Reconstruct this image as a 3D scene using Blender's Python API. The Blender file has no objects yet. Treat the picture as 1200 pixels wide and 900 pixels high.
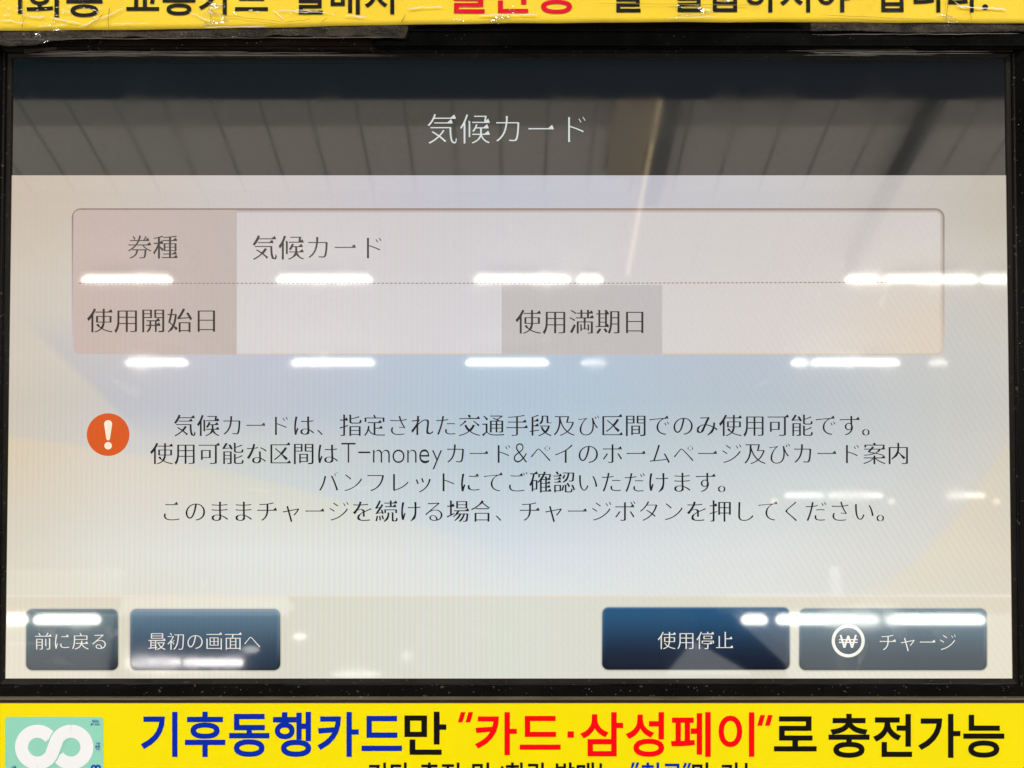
import bpy, bmesh, math, random
from mathutils import Vector, Matrix
random.seed(7)
SC = bpy.context.scene
COL = SC.collection

# ------------------------------------------------------------------ camera, world, light, exposure
F_PX = 1300.0                     # focal length in units of the 1200 px wide photograph
S = 0.38 / 1172                   # metres per such unit on the screen surface
DIST = F_PX * S
PITCH = math.radians(1.6)
LEAN = math.radians(23)           # the machine's face leans back
FACE = Matrix.Translation((0, 0, 1.35)) @ Matrix.Rotation(-LEAN, 4, 'X')

cam_d = bpy.data.cameras.new('camera')
cam_d.sensor_width = 36
cam_d.lens = 36 * F_PX / 1200
cam_d.clip_start = 0.01
cam_d.clip_end = 200
cam = bpy.data.objects.new('camera', cam_d)
COL.objects.link(cam)
CAM_LOC = Vector((0, -DIST * math.cos(PITCH), -DIST * math.sin(PITCH)))
CAM_ROT = Matrix.Rotation(PITCH, 3, 'X')
cam.matrix_world = FACE @ Matrix.Translation(CAM_LOC) @ Matrix.Rotation(math.pi / 2 + PITCH, 4, 'X')
SC.camera = cam

w = bpy.data.worlds.new('World')
SC.world = w
w.use_nodes = True
w.node_tree.nodes['Background'].inputs[0].default_value = (1.0, 0.965, 0.91, 1)
w.node_tree.nodes['Background'].inputs[1].default_value = 0.35
vs = SC.view_settings
vs.view_transform = 'Standard'
vs.look = 'None'
vs.exposure = 0
vs.gamma = 1
vs.use_curve_mapping = False
try:
    SC.cycles.max_bounces = 6
    SC.cycles.sample_clamp_indirect = 6
except Exception:
    pass



def area_lamp(loc, aim, sx, sy, watts, col):
    ld = bpy.data.lights.new('fill_light', 'AREA')
    ld.shape = 'RECTANGLE'
    ld.size = sx
    ld.size_y = sy
    ld.energy = watts
    ld.color = col
    lo = bpy.data.objects.new('fill_light', ld)
    COL.objects.link(lo)
    lo.location = loc
    lo.rotation_euler = (Vector(loc) - Vector(aim)).to_track_quat('Z', 'Y').to_euler()


# added fill lamps over the machine, and an added uplight brightening the hall ceiling
area_lamp((-1.6, -1.1, 4.2), (0, 0, 1.35), 1.2, 0.4, 80, (1.0, 0.97, 0.92))
area_lamp((1.6, -1.1, 4.2), (0, 0, 1.35), 1.2, 0.4, 80, (1.0, 0.97, 0.92))
area_lamp((0, -4.3, 2.6), (0, -4.3, 5), 14, 1.6, 350, (1.0, 0.94, 0.82))


# ------------------------------------------------------------------ helpers
def P(px, py, depth=0.0):
    """point of the plane y = -depth (metres in front of the screen) seen at a measured position"""
    d = CAM_ROT @ Vector(((px - 600) / F_PX, 1, (450 - py) / F_PX))
    k = (-depth - CAM_LOC.y) / d.y
    return CAM_LOC + k * d


def lin(c, k=1.0):
    out = []
    for v in c:
        v = v / 255.0
        out.append((v / 12.92 if v <= 0.04045 else ((v + 0.055) / 1.055) ** 2.4) * k)
    return tuple(out)


def root(name, label, cat, group=None, loc=(0, 0, 0), m=FACE):
    o = bpy.data.objects.new(name, None)
    o.empty_display_size = 0.05
    COL.objects.link(o)
    o.matrix_world = m @ Matrix.Translation(loc)
    o['label'] = label
    o['category'] = cat
    if group:
        o['group'] = group
    return o


def link(name, me, parent=None, label=None, kind=None):
    o = bpy.data.objects.new(name, me)
    COL.objects.link(o)
    if parent:
        o.parent = parent
    if label:
        o['label'] = label
    if kind:
        o['kind'] = kind
    return o


def mesh(name, verts, faces, mat, cols=None, smooth=False):
    me = bpy.data.meshes.new(name)
    me.from_pydata([tuple(v) for v in verts], [], faces)
    me.materials.append(mat)
    if cols is not None:
        setcol(me, cols)
    if smooth:
        for p in me.polygons:
            p.use_smooth = True
    me.update()
    return me


def setcol(me, cols):
    a = me.color_attributes.new('Col', 'FLOAT_COLOR', 'POINT')
    for i, v in enumerate(me.vertices):
        c = cols(v.co) if callable(cols) else (cols[i] if isinstance(cols, list) else cols)
        a.data[i].color = (max(c[0], 0), max(c[1], 0), max(c[2], 0), 1)


def box(bm, x0, x1, y0, y1, z0, z1):
    r = bmesh.ops.create_cube(bm, size=1)
    for v in r['verts']:
        v.co = Vector(((x0 + x1) / 2 + v.co.x * (x1 - x0), (y0 + y1) / 2 + v.co.y * (y1 - y0),
                       (z0 + z1) / 2 + v.co.z * (z1 - z0)))
    return r['verts']


def bm_mesh(name, bm, mat, bevel=0, smooth=False):
    if bevel:
        bmesh.ops.bevel(bm, geom=list(bm.edges), offset=bevel, segments=2, affect='EDGES')
    me = bpy.data.meshes.new(name)
    bm.to_mesh(me)
    bm.free()
    me.materials.append(mat)
    if smooth:
        for p in me.polygons:
            p.use_smooth = True
    return me


# ------------------------------------------------------------------ materials
class N:
    def __init__(self, name):
        self.m = bpy.data.materials.new(name)
        self.m.use_nodes = True
        self.t = self.m.node_tree
        self.b = self.t.nodes['Principled BSDF']
        self.out = self.t.nodes['Material Output']

    def n(self, typ, **kw):
        x = self.t.nodes.new(typ)
        for k, v in kw.items():
            if hasattr(x, k):
                setattr(x, k, v)
            else:
                x.inputs[k].default_value = v
        return x

    def l(self, a, b):
        self.t.links.new(a, b)

    def mix(self, f, a, b, bt='MIX'):
        x = self.t.nodes.new('ShaderNodeMix')
        x.data_type = 'RGBA'
        x.blend_type = bt
        for s, v in ((0, f), (6, a), (7, b)):
            if hasattr(v, 'is_linked'):
                self.l(v, x.inputs[s])
            else:
                x.inputs[s].default_value = v if s == 0 else (*v[:3], 1)
        return x.outputs[2]

    def math(self, op, a, b=None, clamp=False):
        x = self.t.nodes.new('ShaderNodeMath')
        x.operation = op
        x.use_clamp = clamp
        for s, v in ((0, a), (1, b)):
            if v is None:
                continue
            if hasattr(v, 'is_linked'):
                self.l(v, x.inputs[s])
            else:
                x.inputs[s].default_value = v
        return x.outputs[0]

    def noise(self, scale, detail=3, rough=0.5, vec=None):
        x = self.n('ShaderNodeTexNoise')
        x.inputs['Scale'].default_value = scale
        x.inputs['Detail'].default_value = detail
        x.inputs['Roughness'].default_value = rough
        if vec is None:
            tc = self.n('ShaderNodeTexCoord')
            vec = tc.outputs['Object']
        self.l(vec, x.inputs['Vector'])
        return x.outputs[0]

    def ramp(self, f, stops):
        x = self.n('ShaderNodeValToRGB')
        cr = x.color_ramp
        while len(cr.elements) < len(stops):
            cr.elements.new(0.5)
        for e, (p, c) in zip(cr.elements, stops):
            e.position = p
            e.color = (*c[:3], 1) if isinstance(c, tuple) else (c, c, c, 1)
        self.l(f, x.inputs[0])
        return x.outputs[0]

    def bump(self, h, strength, dist=0.001):
        x = self.n('ShaderNodeBump')
        x.inputs['Strength'].default_value = strength
        x.inputs['Distance'].default_value = dist
        self.l(h, x.inputs['Height'])
        self.l(x.outputs[0], self.b.inputs['Normal'])


def screen_material():
    """LCD picture under glossy touch glass: emission carries the displayed picture, the glass mirrors the concourse"""
    k = N('lcd_glass')
    b = k.b
    b.inputs['Base Color'].default_value = (0.004, 0.004, 0.005, 1)
    b.inputs['IOR'].default_value = 1.8
    at = k.n('ShaderNodeAttribute')
    at.attribute_name = 'Col'
    tc = k.n('ShaderNodeTexCoord')
    sx = k.n('ShaderNodeSeparateXYZ')
    k.l(tc.outputs['Object'], sx.inputs[0])
    x, z = sx.outputs[0], sx.outputs[2]
    # fine vertical and diagonal beat pattern of the LCD columns, slightly coloured
    warp = k.noise(9, 2)
    xx = k.math('ADD', x, k.math('MULTIPLY', warp, 0.0016))
    ph = k.math('MULTIPLY', xx, 2 * math.pi / 0.00205)
    s1 = k.math('SINE', ph)
    s1b = k.math('SINE', k.math('ADD', ph, 2.1))
    dg = k.math('ADD', k.math('MULTIPLY', x, 2 * math.pi / 0.0026), k.math('MULTIPLY', z, 2 * math.pi / 0.0042))
    s2 = k.math('SINE', dg)
    right = k.math('MULTIPLY', k.math('ADD', x, 0.02), 8.0, clamp=True)
    left = k.math('SUBTRACT', 1.0, right)
    amt = k.ramp(k.noise(7, 2), [(0.35, 0.6), (0.65, 1.5)])
    low = k.math('MULTIPLY', k.math('SUBTRACT', 0.085, z), 12, clamp=True)
    low = k.math('ADD', k.math('MULTIPLY', low, 0.75), 0.25)
    A = k.math('MULTIPLY', k.math('MULTIPLY', left, amt), low)
    B = k.math('MULTIPLY', k.math('MULTIPLY', right, amt), low)
    g1 = k.math('ADD', k.math('MULTIPLY', k.math('MULTIPLY', s1, A), 0.035), k.math('MULTIPLY', k.math('MULTIPLY', s2, B), 0.022))
    r1 = k.math('ADD', k.math('MULTIPLY', k.math('MULTIPLY', s1b, A), 0.014), k.math('MULTIPLY', k.math('MULTIPLY', s2, B), 0.014))
    grain = k.math('MULTIPLY', k.math('SUBTRACT', k.noise(1500, 1), 0.5), 0.09)
    gg = k.math('ADD', k.math('ADD', g1, grain), 1.0)
    rr = k.math('ADD', k.math('ADD', r1, grain), 1.0)
    bb = k.math('ADD', k.math('SUBTRACT', grain, k.math('MULTIPLY', g1, 0.7)), 1.0)
    cb = k.n('ShaderNodeCombineXYZ')
    k.l(rr, cb.inputs[0]); k.l(gg, cb.inputs[1]); k.l(bb, cb.inputs[2])
    col = k.mix(1.0, at.outputs['Color'], cb.outputs[0], 'MULTIPLY')
    k.l(col, b.inputs['Emission Color'])
    b.inputs['Emission Strength'].default_value = 1.0
    # finger grease: patches where the mirror image blurs
    gr = k.ramp(k.noise(26, 4, 0.6), [(0.5, 0.028), (0.75, 0.075)])
    k.l(gr, b.inputs['Roughness'])
    return k.m


def plain(name, c, rough=0.5, ior=1.45, metal=0, emis=None, es=0):
    k = N(name)
    k.b.inputs['Base Color'].default_value = (*c, 1)
    k.b.inputs['Roughness'].default_value = rough
    k.b.inputs['IOR'].default_value = ior
    k.b.inputs['Metallic'].default_value = metal
    if emis:
        k.b.inputs['Emission Color'].default_value = (*emis, 1)
        k.b.inputs['Emission Strength'].default_value = es
    return k.m


def black_plastic(name, c, rough, sc=1.0, dust=0.25, ior=1.45):
    k = N(name)
    k.b.inputs['IOR'].default_value = ior
    n1 = k.noise(900 * sc, 3)
    n2 = k.noise(60, 4, 0.6)
    sp = k.ramp(k.noise(700, 1, 0.4), [(0.70, 0.0), (0.76, 1.0)])
    base = k.mix(n2, tuple(v * 0.6 for v in c), tuple(v * 1.5 for v in c))
    base = k.mix(k.math('MULTIPLY', sp, dust), base, (0.35, 0.32, 0.28))
    k.l(base, k.b.inputs['Base Color'])
    k.l(k.ramp(n2, [(0.3, rough * 0.7), (0.7, rough * 1.4)]), k.b.inputs['Roughness'])
    k.bump(n1, 0.12, 0.0002)
    return k.m


def yellow_print(name, c, rough, worn=0.0):
    k = N(name)
    n2 = k.noise(35, 4, 0.6)
    n3 = k.noise(1400, 2)
    base = k.mix(n2, tuple(v * 0.96 for v in c), tuple(min(1, v * 1.03) for v in c))
    base = k.mix(k.math('MULTIPLY', k.ramp(n3, [(0.4, 0.0), (0.8, 1.0)]), 0.08), base, tuple(v * 0.7 for v in c))
    if worn:
        cr = k.ramp(k.noise(120, 5, 0.7), [(0.62, 0.0), (0.74, 1.0)])
        base = k.mix(k.math('MULTIPLY', cr, worn), base, (0.55, 0.38, 0.08))
    k.l(base, k.b.inputs['Base Color'])
    k.b.inputs['Roughness'].default_value = rough
    k.b.inputs['IOR'].default_value = 1.22
    k.bump(n2, 0.15, 0.0006)
    return k.m


def film_material():
    k = N('clear_film')
    tr = k.n('ShaderNodeBsdfTransparent')
    gl = k.n('ShaderNodeBsdfGlossy')
    gl.inputs['Roughness'].default_value = 0.12
    gl.inputs['Color'].default_value = (1, 1, 1, 1)
    df = k.n('ShaderNodeBsdfDiffuse')
    df.inputs['Color'].default_value = (0.55, 0.5, 0.42, 1)
    tc = k.n('ShaderNodeTexCoord')
    mp = k.n('ShaderNodeMapping')
    mp.inputs['Scale'].default_value = (0.45, 1, 1.7)
    k.l(tc.outputs['Object'], mp.inputs[0])
    nz = k.noise(70, 4, 0.6, mp.outputs[0])
    ridge = k.math('SUBTRACT', 1.0, k.math('MULTIPLY', k.math('ABSOLUTE', k.math('SUBTRACT', nz, 0.5)), 14), clamp=True)
    bp = k.n('ShaderNodeBump')
    bp.inputs['Strength'].default_value = 0.8
    bp.inputs['Distance'].default_value = 0.0012
    k.l(ridge, bp.inputs['Height'])
    k.l(bp.outputs[0], gl.inputs['Normal'])
    m1 = k.n('ShaderNodeMixShader')
    k.l(k.math('ADD', k.math('MULTIPLY', k.ramp(k.noise(40, 3), [(0.4, 0.2), (0.7, 1.0)]), 0.012), 0.001), m1.inputs[0])
    k.l(tr.outputs[0], m1.inputs[1]); k.l(df.outputs[0], m1.inputs[2])
    m2 = k.n('ShaderNodeMixShader')
    sharp = k.ramp(k.math('MULTIPLY', ridge, k.ramp(k.noise(22, 2), [(0.5, 0.0), (0.62, 1.0)])), [(0.6, 0.0), (0.95, 1.0)])
    k.l(k.math('ADD', k.math('MULTIPLY', sharp, 0.45), 0.005), m2.inputs[0])
    k.l(m1.outputs[0], m2.inputs[1]); k.l(gl.outputs[0], m2.inputs[2])
    k.l(m2.outputs[0], k.out.inputs[0])
    return k.m


def smudge_material():
    k = N('finger_smudge')
    tr = k.n('ShaderNodeBsdfTransparent')
    df = k.n('ShaderNodeBsdfDiffuse')
    df.inputs['Color'].default_value = (0.8, 0.8, 0.78, 1)
    at = k.n('ShaderNodeAttribute')
    at.attribute_name = 'Col'
    m = k.n('ShaderNodeMixShader')
    nz = k.ramp(k.noise(420, 3, 0.7), [(0.35, 0.1), (0.7, 1.0)])
    k.l(k.math('MULTIPLY', at.outputs['Fac'], nz), m.inputs[0])
    k.l(tr.outputs[0], m.inputs[1]); k.l(df.outputs[0], m.inputs[2])
    k.l(m.outputs[0], k.out.inputs[0])
    return k.m


LCD = screen_material()
FRAME = black_plastic('glossy_black_plastic', (0.004, 0.0036, 0.0032), 0.14, ior=1.3, dust=0.12)
LIP = black_plastic('dark_brown_lip', (0.008, 0.006, 0.0045), 0.35, ior=1.3, dust=0.1)
HOUSING = black_plastic('brown_black_metal', (0.060, 0.045, 0.034), 0.42, dust=0.2, ior=1.4)
BROWN = black_plastic('dark_brown_metal', (0.016, 0.009, 0.005), 0.45, dust=0.15, ior=1.25)
HOOD = black_plastic('hood_plastic', (0.001, 0.001, 0.001), 0.25, dust=0.0, ior=1.15)
YEL = yellow_print('yellow_laminate', (0.90, 0.745, 0.0012), 0.35)
YELW = yellow_print('worn_yellow_label', (0.86, 0.605, 0.038), 0.3, worn=0.35)
INK_K = plain('black_ink', (0.006, 0.005, 0.004), 0.5, 1.18)
INK_B = plain('blue_ink', (0.0, 0.022, 0.40), 0.5, 1.2)
INK_R = plain('red_ink', (0.92, 0.0, 0.003), 0.5, 1.2)
INK_R2 = plain('crimson_ink', (0.66, 0.0, 0.02), 0.5, 1.2)
MINT = yellow_print('mint_print', (0.29, 0.66, 0.52), 0.4)
WHITE = plain('white_ink', (0.88, 0.88, 0.90), 0.4)
FILM = film_material()
SMUDGE = smudge_material()
DUST = plain('pale_dust', (0.55, 0.52, 0.47), 0.8)

# ------------------------------------------------------------------ lettering
_cache = {}


def bez(p0, p1, p2, p3, n):
    return [((1 - t) ** 3) * p0 + 3 * ((1 - t) ** 2) * t * p1 + 3 * (1 - t) * t * t * p2 + t ** 3 * p3
            for t in [i / n for i in range(n)]]


def contours(text):
    """outlines of a character (or Latin word) at size 1 from Blender's built-in font: list of point lists"""
    if text in _cache:
        return _cache[text]
    cu = bpy.data.curves.new('lettering', 'FONT')
    cu.body = text
    o = bpy.data.objects.new('lettering', cu)
    COL.objects.link(o)
    c = o.to_curve(bpy.context.evaluated_depsgraph_get())
    res = []
    for s in c.splines:
        bp = s.bezier_points
        pts = []
        for i in range(len(bp)):
            a, b = bp[i], bp[(i + 1) % len(bp)]
            h1, h2 = a.handle_right.xy, b.handle_left.xy
            d = (b.co.xy - a.co.xy)
            if d.length < 1e-6:
                continue
            dev = max(abs(d.cross(h1 - a.co.xy)), abs(d.cross(h2 - a.co.xy))) / d.length
            if dev < 0.002:
                pts.append(a.co.xy.copy())
            else:
                pts += bez(a.co.xy, h1, h2, b.co.xy, 5)
        out = []
        for p in pts:
            if not out or (p - out[-1]).length > 0.0015:
                out.append(p)
        if len(out) > 2 and (out[0] - out[-1]).length < 0.0015:
            out.pop()
        if len(out) > 2:
            res.append(out)
    o.to_curve_clear()
    bpy.data.objects.remove(o)
    bpy.data.curves.remove(cu)
    _cache[text] = res
    return res


def area(c):
    return 0.5 * sum(c[i].cross(c[(i + 1) % len(c)]) for i in range(len(c)))


def stroke_widths(cs):
    segs = [(c[i], c[(i + 1) % len(c)]) for c in cs for i in range(len(c))]
    hs, vsl = [], []
    for a, b in segs:
        d = b - a
        L = d.length
        if L < 0.06:
            continue
        d = d / L
        nrm = Vector((-d.y, d.x))
        m = (a + b) / 2 + nrm * 1e-4
        best = None
        for p, q in segs:
            e = q - p
            den = nrm.cross(e)
            if abs(den) < 1e-9:
                continue
            t = (p - m).cross(e) / den
            u = (p - m).cross(nrm) / den
            if t > 1e-3 and 0 <= u <= 1 and (best is None or t < best):
                best = t
        if best and best < 0.16:
            (hs if abs(nrm.y) > abs(nrm.x) else vsl).append((best, L))

    def med(l, dflt):
        if not l:
            return dflt
        l.sort()
        tot = sum(x[1] for x in l)
        acc = 0
        for t, L in l:
            acc += L
            if acc > tot / 2:
                return t
    mh = med(hs, None)
    mv = med(vsl, None)
    return mh or mv or 0.07, mv or mh or 0.07


def restyle(text, wh, wv, serif):
    """re-weight outlines so horizontal strokes become wh and vertical ones wv thick; optional right-end serifs"""
    cs = contours(text)
    if not cs:
        return [], []
    if sum(area(c) for c in cs) < 0:
        cs = [list(reversed(c)) for c in cs]
    th, tv = stroke_widths(cs)
    if serif:
        wh, wv = min(wh, th * 0.8), min(wv, tv * 1.08)
    dh, dv = (th - wh) / 2, (tv - wv) / 2
    outs, ser = [], []
    for c in cs:
        n = len(c)
        new = []
        for i in range(n):
            p0, p, p1 = c[i - 1], c[i], c[(i + 1) % n]
            a = (p - p0).normalized()
            b = (p1 - p).normalized()
            n1, n2 = Vector((-a.y, a.x)), Vector((-b.y, b.x))
            d1 = math.sqrt((dh * n1.y) ** 2 + (dv * n1.x) ** 2) * (1 if (abs(n1.y) > abs(n1.x) and dh > 0) or (abs(n1.y) <= abs(n1.x) and dv > 0) else -1)
            d2 = math.sqrt((dh * n2.y) ** 2 + (dv * n2.x) ** 2) * (1 if (abs(n2.y) > abs(n2.x) and dh > 0) or (abs(n2.y) <= abs(n2.x) and dv > 0) else -1)
            den = n1.cross(n2)
            if abs(den) < 0.15:
                m = (n1 + n2)
                v = m.normalized() * (d1 + d2) / 2 if m.length > 1e-3 else n1 * d1
            else:
                v = Vector(((d1 * n2.y - d2 * n1.y) / den, (d2 * n1.x - d1 * n2.x) / den))
            mx = 2.2 * max(abs(d1), abs(d2))
            if v.length > mx:
                v = v.normalized() * mx
            new.append(p + v)
        outs.append(new)
        if serif:
            for i in range(n):
                p0, p, p1, p2 = c[i - 1], c[i], c[(i + 1) % n], c[(i + 2) % n]
                e, a, b = p1 - p, p - p0, p2 - p1
                # right end cap of a horizontal stroke: going up, between a rightward and a leftward edge
                if 0.6 * th < e.y < 1.6 * th and abs(e.x) < 0.03 and a.x > 0.008 and b.x < -0.008 \
                        and abs(a.y) < 0.12 * a.x and abs(b.y) < -0.12 * b.x:
                    q = new[(i + 1) % n]
                    ser.append([q + Vector((0.0, -0.0005)), q + Vector((-0.045, 0.095)), q + Vector((-0.16, -0.0005))])
                # top end cap of a vertical stroke (going left)
                if -1.6 * tv < e.x < -0.6 * tv and abs(e.y) < 0.03 and a.y > 0.12 and b.y < -0.12 and abs(a.x) < 0.1 * a.y:
                    q = new[i]
                    q2 = new[(i + 1) % n]
                    ser.append([q + Vector((0, 0.0005)), q2 + Vector((-0.018, 0.016)), q2 + Vector((0, -0.03))])
    return outs, ser


TRIS = []


def is_wide(ch):
    return ord(ch) > 0x2E00


def text_polys(text, wh, wv, serif, adv=1.0, latin_w=None):
    """list of polygons at em size 1"""
    polys, x = [], 0.0
    TRIS.clear()
    i = 0
    while i < len(text):
        ch = text[i]
        if ch == ' ':
            x += 0.34
            i += 1
            continue
        if is_wide(ch):
            o, s = restyle(ch, wh, wv, serif)
            for c in o:
                polys.append([p + Vector((x, 0)) for p in c])
            for c in s:
                TRIS.append([p + Vector((x, 0)) for p in c])
            x += adv
            i += 1
        else:
            o, s = restyle(ch, latin_w or wh, latin_w or wv, False)
            if o:
                x0 = min(p.x for c in o for p in c)
                x1 = max(p.x for c in o for p in c)
                for c in o:
                    polys.append([p + Vector((x - x0 + 0.05, 0)) for p in c])
                x += x1 - x0 + 0.10
            i += 1
    return polys


def fill(name, polys, to3, mat, cols=None, tris=()):
    cu = bpy.data.curves.new('fill', 'CURVE')
    cu.dimensions = '2D'
    cu.fill_mode = 'BOTH'
    for c in polys:
        sp = cu.splines.new('POLY')
        sp.points.add(len(c) - 1)
        for q, p in zip(sp.points, c):
            q.co = (p.x, p.y, 0, 1)
        sp.use_cyclic_u = True
    o = bpy.data.objects.new('fill', cu)
    COL.objects.link(o)
    dg = bpy.context.evaluated_depsgraph_get()
    me = bpy.data.meshes.new_from_object(o.evaluated_get(dg), depsgraph=dg)
    bpy.data.objects.remove(o)
    bpy.data.curves.remove(cu)
    me.name = name
    for v in me.vertices:
        v.co = to3(v.co.x, v.co.y)
    if tris:
        bm = bmesh.new()
        bm.from_mesh(me)
        for t_ in tris:
            bm.faces.new([bm.verts.new(to3(p.x, p.y) + Vector((0, -0.00003, 0))) for p in t_])
        bm.to_mesh(me)
        bm.free()
    me.materials.clear()
    me.materials.append(mat)
    if cols is not None:
        setcol(me, cols)
    me.update()
    return me


def text(name, s, x0, x1, yc, depth, mat, parent, wh=0.026, wv=0.046, serif=True, cols=None, ratio=1.0, adv=1.0,
         em=None, latin_w=None, box_c=0.38, slant=0.0, label=None, dy=0.0, ink=None, curve=None, off=(0, 0, 0), relief=None):
    """set a line so that its ink runs from x0 to x1 (photo units) and its em box is centred on yc"""
    polys = text_polys(s, wh, wv, serif, adv, latin_w)
    a = min(p.x for c in polys for p in c)
    b = max(p.x for c in polys for p in c)
    k = (x1 - x0) / (b - a)
    if ink:                                   # ink = (top, bottom) in photo units
        lo = min(p.y for c in polys for p in c)
        hi = max(p.y for c in polys for p in c)
        ky = (ink[1] - ink[0]) / (hi - lo)
        fy = lambda y: ink[1] - (y - lo) * ky
    else:
        ky = (em or k) * ratio
        fy = lambda y: yc - (y - box_c) * ky

    o3 = Vector(off)

    def to3(x, y):
        py = fy(y)
        px = x0 + (x - a) * k + slant * (yc - py)
        return P(px, py, depth + (relief(px, py) if relief else 0)) - o3
    return link(name, fill(name, polys, to3, mat, cols, list(TRIS)), parent, label)


def rrect(x0, x1, y0, y1, r, n=6):
    pts = []
    for cx, cy, a0 in ((x1 - r, y0 + r, -90), (x1 - r, y1 - r, 0), (x0 + r, y1 - r, 90), (x0 + r, y0 + r, 180)):
        for i in range(n + 1):
            a = math.radians(a0 + 90 * i / n)
            pts.append((cx + r * math.cos(a), cy + r * math.sin(a)))
    return pts


def ring_panel(name, rings, colf, depth, mat, parent, label=None):
    """nested outlines (outer to inner), each with its colour function (px, py) -> rgb; innermost filled by a fan of rows"""
    verts, faces, cols = [], [], []
    n = len(rings[0])
    for r, cf in zip(rings, colf):
        for (x, y) in r:
            verts.append(P(x, y, depth))
            cols.append(cf(x, y))
    for k in range(len(rings) - 1):
        for i in range(n):
            j = (i + 1) % n
            faces.append((k * n + i, k * n + j, (k + 1) * n + j, (k + 1) * n + i))
    base = (len(rings) - 1) * n
    cx = sum(p[0] for p in rings[-1]) / n
    cy = sum(p[1] for p in rings[-1]) / n
    verts.append(P(cx, cy, depth))
    cols.append(colf[-1](cx, cy))
    for i in range(n):
        faces.append((base + i, base + (i + 1) % n, len(verts) - 1))
    return link(name, mesh(name, verts, faces, mat, cols), parent, label)


def grid_panel(name, x0, x1, y0, y1, nx, ny, cf, depth, mat, parent, label=None):
    verts, faces, cols = [], [], []
    for j in range(ny + 1):
        for i in range(nx + 1):
            px, py = x0 + (x1 - x0) * i / nx, y0 + (y1 - y0) * j / ny
            verts.append(P(px, py, depth))
            cols.append(cf(px, py))
    for j in range(ny):
        for i in range(nx):
            a = j * (nx + 1) + i
            faces.append((a, a + nx + 1, a + nx + 2, a + 1))
    return link(name, mesh(name, verts, faces, mat, cols), parent, label)


# ------------------------------------------------------------------ the hall whose ceiling the glass mirrors
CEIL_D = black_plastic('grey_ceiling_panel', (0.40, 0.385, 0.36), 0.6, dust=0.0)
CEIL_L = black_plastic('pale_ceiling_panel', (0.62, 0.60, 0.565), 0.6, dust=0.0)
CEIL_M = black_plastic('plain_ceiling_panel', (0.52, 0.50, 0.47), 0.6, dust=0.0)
GAP = plain('ceiling_gap', (0.36, 0.35, 0.33), 0.8)
NAVY = plain('navy_soffit_paint', (0.012, 0.026, 0.050), 0.9, 1.1)
WALLM = plain('pale_wall', (0.70, 0.67, 0.61), 0.6)
TUBE = plain('lit_tube', (0.9, 0.9, 0.85), 0.4, emis=(1.0, 0.985, 0.88), es=17)
TUBE2 = plain('dim_tube', (0.9, 0.9, 0.85), 0.4, emis=(1.0, 0.97, 0.88), es=6)
WARM = plain('warm_spot', (0.9, 0.7, 0.5), 0.4, emis=(1.0, 0.78, 0.55), es=3.5)
TRAY = plain('lamp_tray', (0.6, 0.6, 0.58), 0.4)
DUCT = plain('duct_paint', (0.17, 0.175, 0.185), 0.7)
DUCTT = plain('tan_duct_side', (0.50, 0.43, 0.355), 0.7)
DUCTL = plain('cream_light_strip', (0.85, 0.74, 0.55), 0.4, emis=(1.0, 0.80, 0.50), es=1.6)


def bx(name, x0, x1, y0, y1, z0, z1, mat, parent=None, kind=None, bevel=0):
    bm = bmesh.new()
    box(bm, x0, x1, y0, y1, z0, z1)
    return link(name, bm_mesh(name, bm, mat, bevel), parent, kind=kind)


ceil = bx('ceiling', -9, 9, -24, -3.8, 4.70, 4.80, GAP, kind='structure')
pitch = 0.236
dark_me = light_me = None
far_me = None
for i in range(-30, 31):
    xc = i * pitch + 0.06
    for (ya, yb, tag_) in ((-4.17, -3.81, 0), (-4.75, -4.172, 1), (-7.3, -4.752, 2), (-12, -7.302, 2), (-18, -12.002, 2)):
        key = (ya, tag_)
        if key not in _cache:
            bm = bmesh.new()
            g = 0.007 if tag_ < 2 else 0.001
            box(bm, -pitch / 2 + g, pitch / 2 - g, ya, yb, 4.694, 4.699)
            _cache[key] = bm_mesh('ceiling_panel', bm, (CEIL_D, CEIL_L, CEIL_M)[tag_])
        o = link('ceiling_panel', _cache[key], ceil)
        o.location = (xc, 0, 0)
soff = bx('soffit', -9, 9, -3.79, 1.5, 4.55, 4.80, NAVY, kind='structure')
wall = bx('wall', -9, 9, -24.2, -24, 0, 4.9, WALLM, kind='structure')
floor = bx('floor', -9, 9, -24, 1.5, -0.1, 0.0, plain('stone_floor', (0.55, 0.52, 0.48), 0.3), kind='structure')

# ducts and a beam running away under the ceiling
d = root('ceiling_duct', 'dark duct with a cream lit edge mirrored right of the heading', 'duct', m=Matrix.Translation((0.72, -9, 4.565)))
bx('duct_body', 0.0, 0.08, 4.3, 5.2, 0.0, 0.10, DUCT, d)
bx('duct_side', -0.22, -0.03, 4.45, 5.2, 0.08, 0.12, DUCTT, d)
for (a, b) in ((3.5, 4.66), (4.68, 4.80), (4.81, 5.2)):
    bx('duct_edge', -0.022, -0.004, a, b, 0.03, 0.07, DUCTL, d)
d = root('ceiling_beam', 'dark straight beam mirrored near the right end of the header', 'beam', m=Matrix.Translation((2.03, -9, 4.565)))
bx('beam_body', -0.022, 0.022, 3.6, 5.2, 0, 0.10, DUCT, d)


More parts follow.
